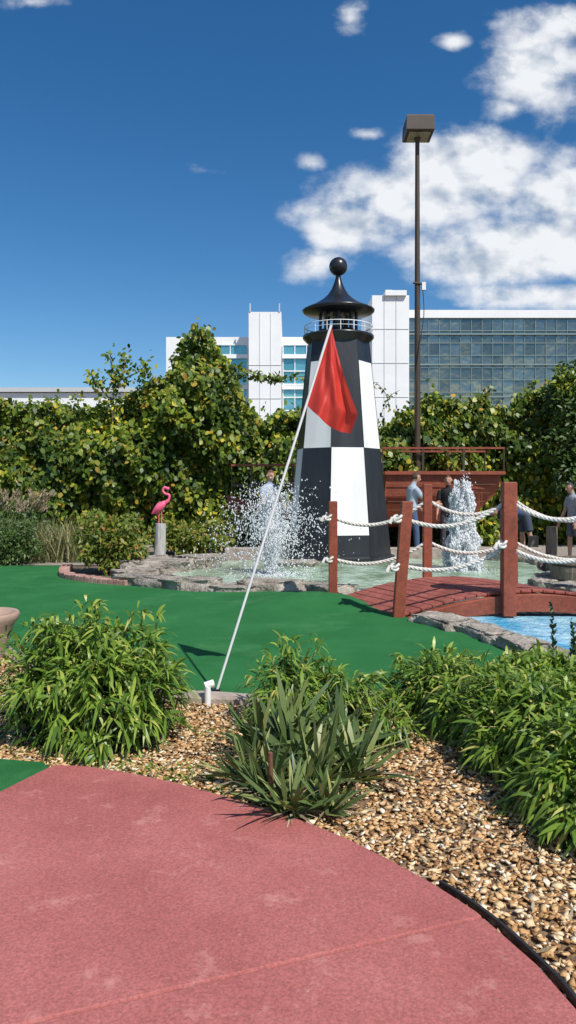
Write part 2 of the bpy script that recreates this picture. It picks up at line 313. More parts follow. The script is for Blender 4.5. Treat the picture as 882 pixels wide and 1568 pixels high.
for k,(c,s,y) in enumerate([((-2.15,12.9,.10),(.62,.4,.2),.1),((-1.7,13.5,.1),(.5,.4,.22),-.3),((-2.45,11.9,.06),(.42,.3,.17),.5),((3.75,9.0,.1),(.3,.3,.2),.2),((3.3,7.75,.08),(.3,.2,.2),.7),((3.3,7.45,.1),(.3,.22,.24),1.7),((3.6,7.2,.1),(.35,.25,.3),.2),((.1,13.8,.04),(.6,.4,.12),0),((3.9,10.2,.06),(.4,.3,.16),.4)]): rock(b,c,s,y,k+30)
b.build('boulders')
b=MB(); b.box((-1.3,15.15,-.02),(5.2,15.4,.24),'curb'); b.build('pond_wall',.02)
# ---------------------------------------------------------------- lighthouse
b=MB(); cx,cy=1.04,15.3; zs=[0,.55,2.27,4.02,4.45]; Rz=lambda z:(1.09-(1.09-.64)*z/4.45)
for k in range(8):
    a0=math.radians(-90-13+45*k); a1=a0+math.radians(45)
    for i in range(4):
        colr='lhblack' if i in(0,3) else ('lhwhite' if (k%2==(0 if i==1 else 1)) else 'lhblack')
        za,zb=zs[i],zs[i+1]; ra,rb=Rz(za),Rz(zb)
        b.add([(cx+ra*math.cos(a0),cy+ra*math.sin(a0),za),(cx+ra*math.cos(a1),cy+ra*math.sin(a1),za),(cx+rb*math.cos(a1),cy+rb*math.sin(a1),zb),(cx+rb*math.cos(a0),cy+rb*math.sin(a0),zb)],[(0,1,2,3)],colr)
r0=math.radians(-103)
b.lathe((cx,cy,0),[(1.16,-.02),(1.16,.10),(1.10,.13)],'lhblack',8,r0,False)
b.lathe((cx,cy,4.40),[(.58,0),(.66,.08),(.72,.14),(.735,.16),(.735,.2),(.70,.21)],'black',32)
b.lathe((cx,cy,4.6),[(.40,0),(.40,.12),(.36,.13)],'black',16)
for k in range(8):
    a=r0+math.radians(45*k+10); b.tube([(cx+.37*math.cos(a),cy+.37*math.sin(a),4.6),(cx+.37*math.cos(a),cy+.37*math.sin(a),5.1)],.032,'black',8)
b.lathe((cx,cy,4.72),[(.10,0),(.12,.1),(.10,.25),(.04,.3)],'black',12)
for k in range(5):
    a=r0+math.radians(72*k); b.tube([(cx+.2*math.cos(a),cy+.2*math.sin(a),4.7),(cx+.2*math.cos(a),cy+.2*math.sin(a),5.02)],.03,'black',6)
b.lathe((cx,cy,5.06),[(.3,-.02),(.70,.02),(.745,.05),(.75,.075),(.70,.10),(.52,.18),(.33,.30),(.22,.40),(.14,.52),(.09,.64),(.06,.74),(.05,.8)],'black',32)
b.ball((cx,cy,6.05),.19,'black',24)
for z,rr in ((4.80,.010),(4.71,.006)):
    b.tube([(cx+.70*math.cos(2*math.pi*k/40),cy+.70*math.sin(2*math.pi*k/40),z) for k in range(41)],rr,'white',6)
for k in range(16):
    a=2*math.pi*k/16; b.tube([(cx+.70*math.cos(a),cy+.70*math.sin(a),4.6),(cx+.70*math.cos(a),cy+.70*math.sin(a),4.81)],.008,'white',6)
for k in range(8):
    a=r0+math.radians(45*k); b.tube([(cx+(Rz(z)+.001)*math.cos(a),cy+(Rz(z)+.001)*math.sin(a),z) for z in (0.1,4.42)],.007,'lhblack',5)
b.build('lighthouse')
# ---------------------------------------------------------------- light pole
b=MB(); px,py=3.34,19.1
b.tube([(px,py,0),(px,py,5),(px,py,10.5)],[.09,.075,.055],'brown',12)
b.lathe((px,py,0),[(.16,0),(.16,.05),(.1,.12)],'brown',12)
b.loft([[(px+.02+sx*w,py-.02+sy*w,z) for sx,sy in((-1,-1),(1,-1),(1,1),(-1,1))] for w,z in ((.345,10.53),(.36,10.56),(.35,10.9),(.33,10.94))],'brown',True,False)
b.box((px-.25,py-.29,10.495),(px+.29,py+.25,10.528),'lens')
b.lathe((px,py,10.38),[(.05,0),(.09,.06),(.09,.12)],'brown',10)
b.tube([(px-.12,py-.05,6.75),(px+.18,py-.08,6.7)],.03,'brown',6); b.box((px+.1,py-.12,6.55),(px+.2,py-.02,6.75),'white')
b.tube(smoothpath([(px+.12,py-.1,6.6),(px+.15,py-.1,5.9),(px+.02,py-.1,5.0),(px-.06,py-.1,4.2),(px-.09,py-.1,3.0)],6),.012,'brown',5)
b.build('light_pole',.0)
# ---------------------------------------------------------------- buildings
def facade(b,x0,x1,y,z0,z1,dx,dz,gl='glass',fr='mullion',mw=.035):
    nx=max(1,round((x1-x0)/dx)); nz=max(1,round((z1-z0)/dz)); w=(x1-x0)/nx;h=(z1-z0)/nz
    for i in range(nx):
        for j in range(nz):
            b.add([(x0+i*w,y+random.uniform(-.008,.008),z0+j*h),(x0+(i+1)*w,y,z0+j*h),(x0+(i+1)*w,y+random.uniform(-.008,.008),z0+(j+1)*h),(x0+i*w,y,z0+(j+1)*h)],[(0,1,2,3)],gl)
    for i in range(nx+1): b.box((x0+i*w-mw,y-.12,z0),(x0+i*w+mw,y-.02,z1),fr)
    for j in range(nz+1): b.box((x0-.05,y-.14,z0+j*h-mw*1.3),(x1+.05,y-.025,z0+j*h+mw*1.3),fr)
b=MB()
b.box((14.3,90,0),(52,115,22.85),'bwhite'); facade(b,14.5,52,89.9,1,21.9,1.3,1.45)
b.box((14.2,89.6,21.95),(52.5,89.98,22.9),'bwhite')
for z in (8.4,12.3,16.2,19.9): b.box((14.5,89.6,z),(52,89.75,z+.18),'mullion')
b.box((9.9,87,0),(14.25,100,24.0),'bwhite'); b.box((11.4,86.6,23.9),(13.9,96,24.5),'bwhite'); b.box((11.6,88,24.5),(12.4,90,24.9),'bwhite')
for x in (11.3,12.7): b.box((x,86.95,0),(x+.05,86.98,23.9),'bgrey')
for z in (8,12,16,20): b.box((9.9,86.95,z),(14.2,86.98,z+.05),'bgrey')
b.build('hospital_tower')
b=MB()
b.box((-15,91,0),(9.8,110,19.9),'bwhite')
facade(b,-9.2,-5.0,90.9,6,18.9,2.1,1.6,'glass2','bwhite',.05); facade(b,-.6,9.5,90.9,6,18.9,1.5,1.6,'glass2','bwhite',.05)
for z in (9.5,13.4,17.2):
    b.box((-9.3,90.5,z),(-4.9,90.8,z+.5),'bwhite'); b.box((-.7,90.5,z),(9.6,90.8,z+.5),'bwhite')
b.box((-4.7,88.5,0),(-.8,100,22.4),'bwhite'); b.box((-4.6,88.4,22.4),(-4.45,88.6,23.4),'bgrey'); b.box((-1.1,88.4,22.4),(-.95,88.6,23.4),'bgrey')
for i in range(9): b.box((-14.3+i*.5,90.9,11.5),(-14.1+i*.5,90.98,14.3),'bgrey')
for z in (8,12,16): b.box((-4.65,88.45,z),(-.85,88.49,z+.05),'bgrey')
for x in (-3.4,-2.1): b.box((x,88.45,0),(x+.04,88.49,22.3),'bgrey')
b.build('office_building')
b=MB(); b.box((-24,60,0),(-12.5,75,9.1),'bwhite'); b.box((-24.3,59.7,9.15),(-12.2,75.3,9.5),'bgrey')
for i in range(5): b.box((-23+i*2,59.93,5.5),(-21.8+i*2,59.98,7.2),'glass2')
b.build('low_building')
# ---------------------------------------------------------------- hedge
HX=np.array([-30,-20,-12.4,-7.4,-6.4,-5.55,-4.7,-4.04,-3.37,-2.87,-2.45,-1.95,-1.61,-1.1,-.8,.49,2,2.67,3.5,5,6,6.86,7.4,11,20,30])
HZ=np.array([3.6,4,3.8,3.68,3.75,3.3,3.55,4.15,4.55,5.2,5.65,5.4,4.6,3.6,3.4,3.4,3.1,3.0,3.65,3.85,3.5,3.95,4.2,3.8,4,3.7])
ph=rng.uniform(0,6.28,40)
def hH(x): 
    return np.interp(x,HX,HZ)+.10*np.sin(2.1*x+ph[0])+.09*np.sin(4.7*x+ph[1])+.08*np.sin(9.3*x+ph[2])
def hY(x,z):
    H=hH(x); t=np.clip(z/H,0,1)
    l=.34*np.sin(1.3*x+ph[3]+.8*np.sin(1.1*z+ph[4]))*np.sin(1.7*z+ph[5]+x*.4)+.26*np.sin(3.1*x+ph[6]+z)*np.sin(2.9*z+ph[7])+.15*np.sin(6.3*x+ph[8]-1.5*z)*np.sin(5.7*z+ph[9])
    return 19.65+l-.35*np.sin(t*3.0)+1.0*t**6
def hedge(name,x0,x1,n,core_seg):
    w=x1-x0
    x=rng.uniform(x0,x1,n); t=rng.random(n)**.9; z=t*hH(x); y=hY(x,z)+rng.normal(-.02,.17,n)
    gap=np.sin(2.7*x+ph[11]+np.sin(3*z))*np.sin(3.3*z+ph[12]+np.sin(2*x))+.5*np.sin(7*x+ph[13])*np.sin(8*z+ph[14]); k=(gap>-.7)|(rng.random(n)<.3); x,y,z=x[k],y[k],z[k]
    nt_=n//10; xt=rng.uniform(x0,x1,nt_); zt=hH(xt)+rng.exponential(.07,nt_)-.05; yt=20.2+rng.uniform(-.5,1.4,nt_)
    P=np.stack([np.r_[x,xt],np.r_[y,yt],np.r_[z,zt]],1); m=len(P)
    N=nrm(np.array([.25,-.7,.75])+rng.normal(0,.5,(m,3))); D=nrm(np.array([0,-.25,-.6])+rng.normal(0,.6,(m,3)))
    L=rng.uniform(.08,.165,m); parts=[leaves(P,D,N,L,L*rng.uniform(.75,1.0,m),'hedgeleaf',(.25,1.0,.85,.08),.25)]
    for k in range(int(w*1.8)):
        xs=rng.uniform(x0,x1); h=rng.uniform(.1,.6); q=int(h*26)+1; tt=np.linspace(0,1,q); 
        Pp=np.stack([xs+np.sin(tt*2+k)*.1+rng.normal(0,.05,q),np.full(q,19.9+rng.uniform(-.2,.6)),hH(np.full(q,xs))+tt*h],1)
        Dd=nrm(rng.normal(0,.7,(q,3))+np.array([0,-.2,.2])); parts.append(leaves(Pp,Dd,nrm(rng.normal(0,.5,(q,3))+np.array([0,-.8,.5])),.11,.08,'hedgeleaf',(.25,1,.85,.08),.2))
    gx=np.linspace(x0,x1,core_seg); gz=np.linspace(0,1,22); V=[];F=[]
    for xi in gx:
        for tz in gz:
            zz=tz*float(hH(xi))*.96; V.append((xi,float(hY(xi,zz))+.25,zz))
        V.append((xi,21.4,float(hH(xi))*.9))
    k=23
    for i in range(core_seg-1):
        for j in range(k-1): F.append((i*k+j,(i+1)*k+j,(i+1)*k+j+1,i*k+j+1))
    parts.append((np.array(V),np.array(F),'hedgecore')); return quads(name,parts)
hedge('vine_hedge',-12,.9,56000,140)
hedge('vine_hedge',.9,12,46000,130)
def twig_leaves(paths,dens,L,mat,spread=.08):
    Ps=[]
    for pts in paths:
        P=smoothpath(pts,12); A=np.array([list(p) for p in P]); n=int(len(A)*dens); idx=rng.integers(0,len(A),n); Ps.append(A[idx]+rng.normal(0,spread,(n,3)))
    P=np.concatenate(Ps); n=len(P)
    return leaves(P,nrm(rng.normal(0,.6,(n,3))+np.array([0,-.2,-.3])),nrm(rng.normal(0,.5,(n,3))+np.array([.1,-.8,.5])),rng.uniform(.7,1.3,n)*L,rng.uniform(.6,1,n)*L*.85,mat,(.25,1,.85,.08),.2)
b=MB(); sap=[[(-4.6,19.4,3.2),(-4.55,19.3,4.3),(-4.65,19.3,5.0)],[(-4.6,19.4,3.9),(-4.3,19.3,4.5),(-4.2,19.3,4.95)],[(-4.6,19.4,3.7),(-5.0,19.3,4.2),(-5.1,19.3,4.4)],[(-4.6,19.4,4.2),(-3.9,19.3,4.5),(-3.7,19.3,4.75)]]
for s in sap: b.tube(smoothpath(s,6),[.02]*6+[.012]*7 ,'wood',5)
o1=b.build('trunk'); o2=quads('leaves',[twig_leaves(sap,4,.12,'hedgeleaf',.11)])
e=bpy.data.objects.new('sapling_tree',None); C.objects.link(e); o1.parent=e; o2.parent=e
vs=[[(-1.6,19.3,4.6),(-1.1,18.9,4.5),(-.5,18.6,4.25),(.1,18.4,4.22),(.7,18.2,4.25)],[(-1.6,19.3,4.4),(-1.3,19,4.35),(-.8,18.8,4.3),(-.2,18.5,4.2)],[(2.2,18.5,4.1),(2.5,19,3.9),(2.65,19.2,3.5)],[(2.9,19.2,4.0),(2.6,19.2,3.8),(2.4,19.3,3.3)]]
b=MB(); [b.tube(smoothpath(s,6),.009,'wood',4) for s in vs]; o1=b.build('stem'); o2=quads('leaves',[twig_leaves(vs[:2],3.0,.12,'hedgeleaf',.05),twig_leaves(vs[2:],.7,.09,'hedgeleaf',.04)])
e=bpy.data.objects.new('climbing_vine',None); C.objects.link(e); o1.parent=e; o2.parent=e
def crown(center,r,n,L,mat):
    d=rdir(n); rr=rng.random(n)**.4; P=np.array(center)+d*rr[:,None]*np.array(r)*(1+.3*np.sin(d[:,:1]*5+1)*np.sin(d[:,2:3]*6)); P=P[P[:,2]>.03]; n=len(P)
    return leaves(P,nrm(rng.normal(0,.6,(n,3))+(P-np.array(center))/np.array(r)*.5),nrm(rng.normal(0,.5,(n,3))+np.array([.2,-.6,.7])),rng.uniform(.7,1.3,n)*L,rng.uniform(.4,.6,n)*L,mat,(.2,1,.85,.08),.2)
b=MB(); b.tube([(7.9,19.2,0),(7.8,19.1,1.8),(7.7,19,3.6)],[.1,.08,.03],'wood',8); b.tube([(7.8,19.1,1.8),(7.3,19,3.2)],[.06,.02],'wood',6)
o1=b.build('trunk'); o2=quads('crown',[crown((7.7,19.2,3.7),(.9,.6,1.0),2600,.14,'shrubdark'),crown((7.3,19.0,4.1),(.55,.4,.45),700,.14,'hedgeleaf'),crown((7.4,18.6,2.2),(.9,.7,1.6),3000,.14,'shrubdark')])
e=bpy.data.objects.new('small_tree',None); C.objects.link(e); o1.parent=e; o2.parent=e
# ---------------------------------------------------------------- shrubs on left
def shrub(name,c,r,n,L,mat):
    P0=crown((c[0],c[1],r[2]*.5),(r[0],r[1],r[2]*.55),n,L,mat); b=MB()
    for k in range(7):
        a=k*.9; b.tube([(c[0],c[1],0),(c[0]+math.cos(a)*r[0]*.6,c[1]+math.sin(a)*r[1]*.6,r[2]*.75)],[.015,.006],'wood',5)
    o1=b.build('stems'); o2=quads('foliage',[P0]); e=bpy.data.objects.new(name,None); C.objects.link(e); o1.parent=e; o2.parent=e
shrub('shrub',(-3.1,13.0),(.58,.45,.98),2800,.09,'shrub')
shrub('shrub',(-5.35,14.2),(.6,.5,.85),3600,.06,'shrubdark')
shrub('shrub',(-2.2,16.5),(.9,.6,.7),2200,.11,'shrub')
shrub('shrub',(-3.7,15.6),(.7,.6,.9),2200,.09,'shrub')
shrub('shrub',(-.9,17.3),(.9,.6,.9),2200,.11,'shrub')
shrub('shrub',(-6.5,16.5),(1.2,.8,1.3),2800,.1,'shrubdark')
def grass(x0,x1,y0,y1,n,h0,h1,w,mat):
    P=np.stack([rng.uniform(x0,x1,n),rng.uniform(y0,y1,n),np.zeros(n)],1); D=nrm(np.stack([rng.normal(0,.22,n),rng.normal(0,.22,n),np.ones(n)],1))
    N=nrm(np.stack([rng.normal(0,1,n),rng.normal(0,1,n),np.zeros(n)],1)); return leaves(P,D,N,rng.uniform(h0,h1,n),w,mat,(1,.9,.7,.4,.05),.25)
n=60; xs=rng.uniform(-6.2,-4.9,n); PP=np.stack([xs,rng.uniform(14.8,15.6,n),rng.uniform(1.0,1.35,n)],1); R=[]
for k in range(12):
    R.append(leaves(PP+rng.normal(0,.03,(n,3)),nrm(np.stack([rng.normal(.3,.3,n),rng.normal(0,.3,n),np.ones(n)],1)),rdir(n),.14,.025,'dead',(.3,1,.8,.6,.1),.3))
quads('ornamental_grass',[grass(-6.3,-4.1,14.6,15.8,1600,.5,1.25,.02,'tallgrass')]+R)
# ---------------------------------------------------------------- flamingo
b=MB(); fx,fy=-2.42,14.0
b.tube([(fx-.02,fy,0),(fx,fy,.4),(fx+.01,fy,.8)],[.12,.105,.10],'greywood',12,False)
b.tube([(fx-.18,fy-.12,0),(fx-.17,fy-.12,.2)],[.09,.08],'greywood',10,False); b.tube([(fx+.16,fy-.1,0),(fx+.16,fy-.1,.14)],[.08,.07],'greywood',10,False)
b.build('wood_piling')
b=MB()
for s in (-.025,.025): b.tube([(fx+s,fy,.80),(fx+s*1.1,fy+.02,.93),(fx+s*.8,fy,1.06)],[.009,.010,.013],'pink',6)
b.tube([(fx-.16,fy,.98),(fx-.08,fy,1.05),(fx,fy,1.12),(fx+.07,fy,1.18),(fx+.10,fy,1.22)],[.010,.06,.085,.055,.03],'pink',12)
b.tube(smoothpath([(fx+.08,fy,1.18),(fx+.16,fy,1.25),(fx+.17,fy,1.34),(fx+.10,fy,1.36),(fx+.05,fy,1.42),(fx+.08,fy,1.48),(fx+.14,fy,1.46)],4),[.035]*4+[.024]*16+[.028]*5,'pink',10)
b.ball((fx+.145,fy,1.46),.034,'pink',10); b.tube([(fx+.165,fy,1.455),(fx+.20,fy,1.43),(fx+.205,fy,1.39)],[.018,.014,.003],'black',8)
b.build('flamingo')
# ---------------------------------------------------------------- bridge
b=MB(); SK=Vector((-.66,1.25,0)); X0,X1=1.25,4.25; Y0=8.33
def dz(t): return .04+.30*math.sin(math.pi*min(max(t,0),1))**.9
nb=24
for i in range(nb):
    t0=i/nb+.0016;t1=(i+1)/nb-.0016
    a=Vector((X0+(X1-X0)*t0,Y0,dz(t0)));c=Vector((X0+(X1-X0)*t1,Y0,dz(t1))); s=SK*1.0
    j=Vector((0,0,random.uniform(-.005,.005))); a=a+j; c=c+j
    q=[a,c,c+s,a+s]; b.loft([[p-Vector((0,0,.035)) for p in q],q],'deck',True,False)
for off in (SK*-.02,SK*.985):
    rg=[]
    for i in range(nb+1):
        t=i/nb; p=Vector((X0+(X1-X0)*t,Y0,dz(t)-.045))+off; d=.05+.15*math.sin(math.pi*t)**.5
        s=SK*.028; rg.append([p-Vector((0,0,d))-s,p-s,p+s,p+s-Vector((0,0,d))])
    b.loft(rg,'redwood',True,False)
NR=[(1.235,8.30,0,1.335,1.335,.125),(2.455,8.25,.06,2.46,1.55,.145),(3.65,8.25,.06,3.65,1.55,.14)]
FR=[(.585,9.62,0,.585,1.31,.11),(1.815,9.64,.1,1.815,1.53,.11),(2.93,9.64,.1,2.92,1.55,.11),(4.1,9.6,.0,4.1,1.35,.11)]
for x,y,z,x2,z2,w in NR+FR: b.post((x,y,z),(x2,y,z2),w,'redwood')
b.build('footbridge',.008)
b=MB()
def rope(a,c,sag):
    a=Vector(a);c=Vector(c);n=max(30,int((c-a).length*70)); 
    for s in range(3):
        pts=[]
        for i in range(n+1):
            t=i/n; p=a.lerp(c,t); p.z-=sag*4*t*(1-t); ang=t*(c-a).length*42+s*2.094
            pts.append(p+Vector((0,.0125*math.cos(ang),.0125*math.sin(ang))))
        b.tube(pts,.0135,'rope',6)
def knot(p):
    p=Vector(p); 
    for r_ in (0,1): b.tube([p+Vector((.04*math.cos(q)+.01*r_,.04*math.sin(q)*(-1)**r_,.035*math.sin(q+r_*1.4))) for q in np.linspace(0,6.0,12)],.016,'rope',7)
    b.tube([p,p+Vector((-.06,-.02,.01)),p+Vector((-.09,-.03,-.05))],[.018,.018,.024],'rope',7)
A=(.585,1.10);Cc=(1.815,1.33);E=(2.92,1.34);F_=(4.1,1.15)
for (p,q,sg) in ((A,Cc,.20),(Cc,E,.20),(E,F_,.18)):
    rope((p[0],9.62,p[1]),(q[0],9.62,q[1]),sg); rope((p[0],9.62,p[1]-.54),(q[0],9.62,q[1]-.54),sg*.8)
for (p,q,sg) in (((1.31,1.14),(2.455,1.34),.17),((2.455,1.36),(3.65,1.34),.22)):
    rope((p[0],8.28,p[1]),(q[0],8.28,q[1]),sg); rope((p[0],8.28,p[1]-.53),(q[0],8.28,q[1]-.5),sg*.8)
for p in ((.52,9.6,1.1),(.54,9.6,.56),(1.22,8.26,1.14),(1.19,8.26,.60),(2.37,8.2,.86)): knot(p)
b.build('bridge_rope')
# ---------------------------------------------------------------- ship
b=MB(); yc=18.15
def sec(x,w,zk,zt,fl=1.0):
    return [(x,yc-w*fl,zt),(x,yc-w*.95,zt*.6+zk*.4),(x,yc-w*.6,zk+.12),(x,yc,zk),(x,yc+w*.6,zk+.12),(x,yc+w*.95,zt*.6+zk*.4),(x,yc+w*fl,zt)]
st=[(-1.5,.03,.9,1.3),(-1.0,.3,.6,1.15),(-.2,.6,.5,1.0),(1,.8,.45,1.0),(2.0,.85,.5,1.05),(2.25,.85,.45,1.1),(2.3,.86,.5,1.78),(3.5,.86,.52,1.8),(4.5,.8,.75,1.84),(5.0,.76,1.25,1.86)]
b.loft([sec(*s) for s in st],'redwood',True,False)
for i in range(4):
    z=.95+i*.2; b.tube([(x,yc-(.885 if x<4 else .83),z) for x in (2.33,3.5,4.5+.12*i)],.010,'stake',4)
b.box((2.25,yc-.95,1.78),(5.06,yc-.80,1.86),'redwood')
for x in (-.2,1.2,2.8,4.1): b.box((x-.1,yc-.5,-.02),(x+.1,yc+.5,.75),'brown')
def rail(x0,x1,y,z0,z1,nn):
    b.box((x0,y-.035,z1-.045),(x1,y+.035,z1),'redwood')
    for i in range(nn+1):
        x=x0+(x1-x0)*i/nn; b.box((x-.025 if i else x+.002,y-.03,z0),(x+.025 if i<nn else x-.002,y+.03,z1-.048),'brown')
rail(2.2,5.05,yc-.88,1.862,2.42,3); rail(2.2,5.05,yc+.78,1.862,2.42,3)
rail(-1.35,.6,yc-.6,1.0,2.03,4); b.box((-1.3,yc-.62,1.50),(.6,yc-.58,1.56),'brown')
b.build('pirate_ship')
# ---------------------------------------------------------------- fountains
def drops(P,s,el=1.0):
    n=len(P); base=np.array([(1,0,0),(0,1,0),(-1,0,0),(0,-1,0),(0,0,1),(0,0,-1)],float); base[:,2]*=el
    tri=np.array([(0,1,4),(1,2,4),(2,3,4),(3,0,4),(1,0,5),(2,1,5),(3,2,5),(0,3,5)])
    V=(base[None]*(s[:,None,None])*(1+rng.uniform(-.3,.3,(n,6,1)))+P[:,None]).reshape(-1,3); F=(tri[None]+np.arange(n)[:,None,None]*6).reshape(-1,3); return V,F,'spray'
def fountain(name,c,h,r,n,core,ncore,sd,vmin=.55,prof=None):
    v0=math.sqrt(2*9.8*h)
    J=int(n/45); ja=rng.uniform(0,6.28,J); js=np.abs(rng.normal(0,1,J))*r; jv=v0*np.clip(rng.normal(.86,.13,J),vmin*.8,1.06)
    id_=rng.integers(0,J,n); az=ja[id_]+rng.normal(0,.12,n); sp=js[id_]*rng.normal(1,.12,n); v=jv[id_]*rng.normal(1,.03,n); t=rng.random(n)*2*v/9.8
    z=v*t-4.9*t*t; rad=sp*(t/(2*v0/9.8)); P=np.stack([c[0]+rad*np.cos(az),c[1]+rad*np.sin(az),c[2]+np.maximum(z,.0)],1)+rng.normal(0,.012,(n,3))
    P[:,2]=np.maximum(P[:,2],c[2])
    u=rng.random(ncore)**1.15; rr=core*prof(u)*rng.random(ncore)**.4; a=rng.uniform(0,6.28,ncore)
    P3=np.stack([np.cos(a)*2,np.sin(a)*2,u*7],1); lump=np.array([1+.55*mnoise.noise(Vector(p)*1.1) for p in P3])
    Q=np.stack([c[0]+rr*lump*np.cos(a),c[1]+rr*lump*np.sin(a),c[2]+u*h*(1+.07*np.sin(a*3)+.05*np.sin(a*7))],1)
    m=900; a=rng.uniform(0,6.28,m); q=np.abs(rng.normal(0,.5,m))*.6; S=np.stack([c[0]+q*np.cos(a),c[1]+q*np.sin(a),np.full(m,c[2]+.005)],1)
    quads(name,[drops(P,rng.uniform(.35,1,n)**2*sd,1.5),drops(Q,rng.uniform(.4,1.1,ncore)*.014,2.6),drops(S,rng.uniform(.008,.02,m),.5)])
fountain('water_fountain',(-.28,12.3,.04),1.30,.78,11500,.12,3600,.0145,.55,lambda u:.55+1.3*u*(1-u))
fountain('water_fountain',(3.07,13.0,.04),1.42,.2,3200,.30,18000,.012,.5,lambda u:.42+.58*(1-u)**.7)
# ---------------------------------------------------------------- flag
b=MB(); p0=Vector((-.515,5.26,.02)); p1=Vector((.309,5.3,2.656))
b.tube([p0.lerp(p1,i/12) for i in range(13)],.0095,'white',10); b.build('golf_flag_pole')
b=MB(); q0=p1; q1=p0.lerp(p1,.785); q2=Vector((.445,5.22,1.875)); q3=Vector((.50,5.20,2.01)); 
n1,n2=44,34; G=[]
for i in range(n1+1):
    s=i/n1; a=q0.lerp(q1,s); c=q0.lerp(q3,s/.85) if s<.85 else q3.lerp(q2,(s-.85)/.15)
    for j in range(n2+1):
        t=j/n2; p=a.lerp(c,t); p.y+=(.045*math.sin(t*7.5+s*2.2)+.025*math.sin(t*14-s*5)+.007*math.sin(t*31+s*9))*s*min(1,t*5)
        p.z-=.05*math.sin(math.pi*t)*s**3; p.x-=.02*math.sin(math.pi*s)*t; G.append(p)
F=[(i*(n2+1)+j,(i+1)*(n2+1)+j,(i+1)*(n2+1)+j+1,i*(n2+1)+j+1) for i in range(n1) for j in range(n2)]
b.add(G,F,'flag',True)
b.build('golf_flag')
b=MB(); b.tube([(-.55,5.06,0),(-.55,5.06,.13)],.022,'white',10); b.tube([(-.57,5.06,.135),(-.51,5.08,.15)],.026,'white',10); b.tube([(-.505,5.26,0),(-.513,5.26,.06)],.03,'black',10); b.build('irrigation_pipe')
b=MB(); b.tube([(-.075,3.44,0),(-.082,3.42,.27)],.011,'stake',8); b.build('metal_stake')
# ---------------------------------------------------------------- foreground plants
def bamboo(name,domes,ntip,L,W,mat='bamboo',inner='bamboodark'):
    parts=[];b=MB()
    for (cx,cy,r,h) in domes:
        n=int(ntip*(r/.45)**2); th=rng.uniform(0,6.283,n); u=rng.random(n); el=np.arcsin(u**.85); rr=rng.uniform(.75,1.05,n)*(1+.16*np.sin(th*3+cx*5)+.1*np.sin(th*7+el*5))
        P=np.stack([cx+r*rr*np.cos(el)*np.cos(th),cy+r*rr*np.cos(el)*np.sin(th),.06+h*rr*np.sin(el)**.8*.95],1)
        out=nrm(np.stack([np.cos(el)*np.cos(th),np.cos(el)*np.sin(th),np.sin(el)+.25],1))
        for k in range(8):
            D=nrm(out*.6+rng.normal(0,.5,(n,3))+np.array([0,0,.05])); N=nrm(out+np.array([.2,-.2,.8])+rng.normal(0,.3,(n,3)))
            ll=rng.uniform(.6,1.15,n)*L
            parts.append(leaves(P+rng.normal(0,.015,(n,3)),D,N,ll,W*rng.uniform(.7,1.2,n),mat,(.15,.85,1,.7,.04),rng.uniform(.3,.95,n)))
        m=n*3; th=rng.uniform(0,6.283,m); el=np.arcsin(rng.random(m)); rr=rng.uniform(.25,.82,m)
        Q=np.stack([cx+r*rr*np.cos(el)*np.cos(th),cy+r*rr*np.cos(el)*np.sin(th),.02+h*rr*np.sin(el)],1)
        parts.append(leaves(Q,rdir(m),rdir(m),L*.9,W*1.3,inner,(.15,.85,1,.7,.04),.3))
        for k in range(0,n,4):
            b.tube([(cx+random.uniform(-.4,.4)*r,cy+random.uniform(-.4,.4)*r,0),tuple((P[k]+np.array([cx,cy,h*.4]))/2+np.array([0,0,.03])),tuple(P[k])],[.004,.0035,.002],'tallgrass',4)
    o1=b.build('stems'); o2=quads('foliage',parts); e=bpy.data.objects.new(name,None); C.objects.link(e); o1.parent=e; o2.parent=e
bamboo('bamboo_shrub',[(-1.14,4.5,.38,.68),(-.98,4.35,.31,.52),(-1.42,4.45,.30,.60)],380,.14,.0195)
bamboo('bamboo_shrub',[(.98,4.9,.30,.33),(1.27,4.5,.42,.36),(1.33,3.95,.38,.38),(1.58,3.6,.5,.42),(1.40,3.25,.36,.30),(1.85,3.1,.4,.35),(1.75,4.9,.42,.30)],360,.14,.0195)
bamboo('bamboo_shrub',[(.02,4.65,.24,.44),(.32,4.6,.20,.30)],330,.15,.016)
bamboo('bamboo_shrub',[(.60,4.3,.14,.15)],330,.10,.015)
def yucca(name,ros):
    parts=[]
    for (x,y,n,L,W) in ros:
        az=rng.uniform(0,6.283,n); el=np.radians(rng.uniform(5,80,n)); D=np.stack([np.cos(el)*np.cos(az),np.cos(el)*np.sin(az),np.sin(el)],1)
        P=np.array([x,y,.03])+rng.normal(0,.025,(n,3))*np.array([1,1,.6])+D*.02; N=nrm(np.stack([-np.sin(el)*np.cos(az),-np.sin(el)*np.sin(az),np.cos(el)],1)+rng.normal(0,.5,(n,3)))
        parts.append(leaves(P,D,N,L*rng.uniform(.6,1.1,n),W*rng.uniform(.7,1.15,n),'yucca',(.55,.8,1,.98,.8,.5,.03),rng.uniform(0,.3,n)))
        m=n//2; az=rng.uniform(0,6.283,m); el=np.radians(rng.uniform(-2,14,m)); D=np.stack([np.cos(el)*np.cos(az),np.cos(el)*np.sin(az),np.sin(el)],1)
        parts.append(leaves(np.array([x,y,.04])+D*.03,D,nrm(rng.normal(0,.4,(m,3))+np.array([0,0,1])),L*rng.uniform(.5,.85,m),W*.4,'dead',(.5,.8,1,.8,.5,.2,.03),.08))
    quads(name,parts)
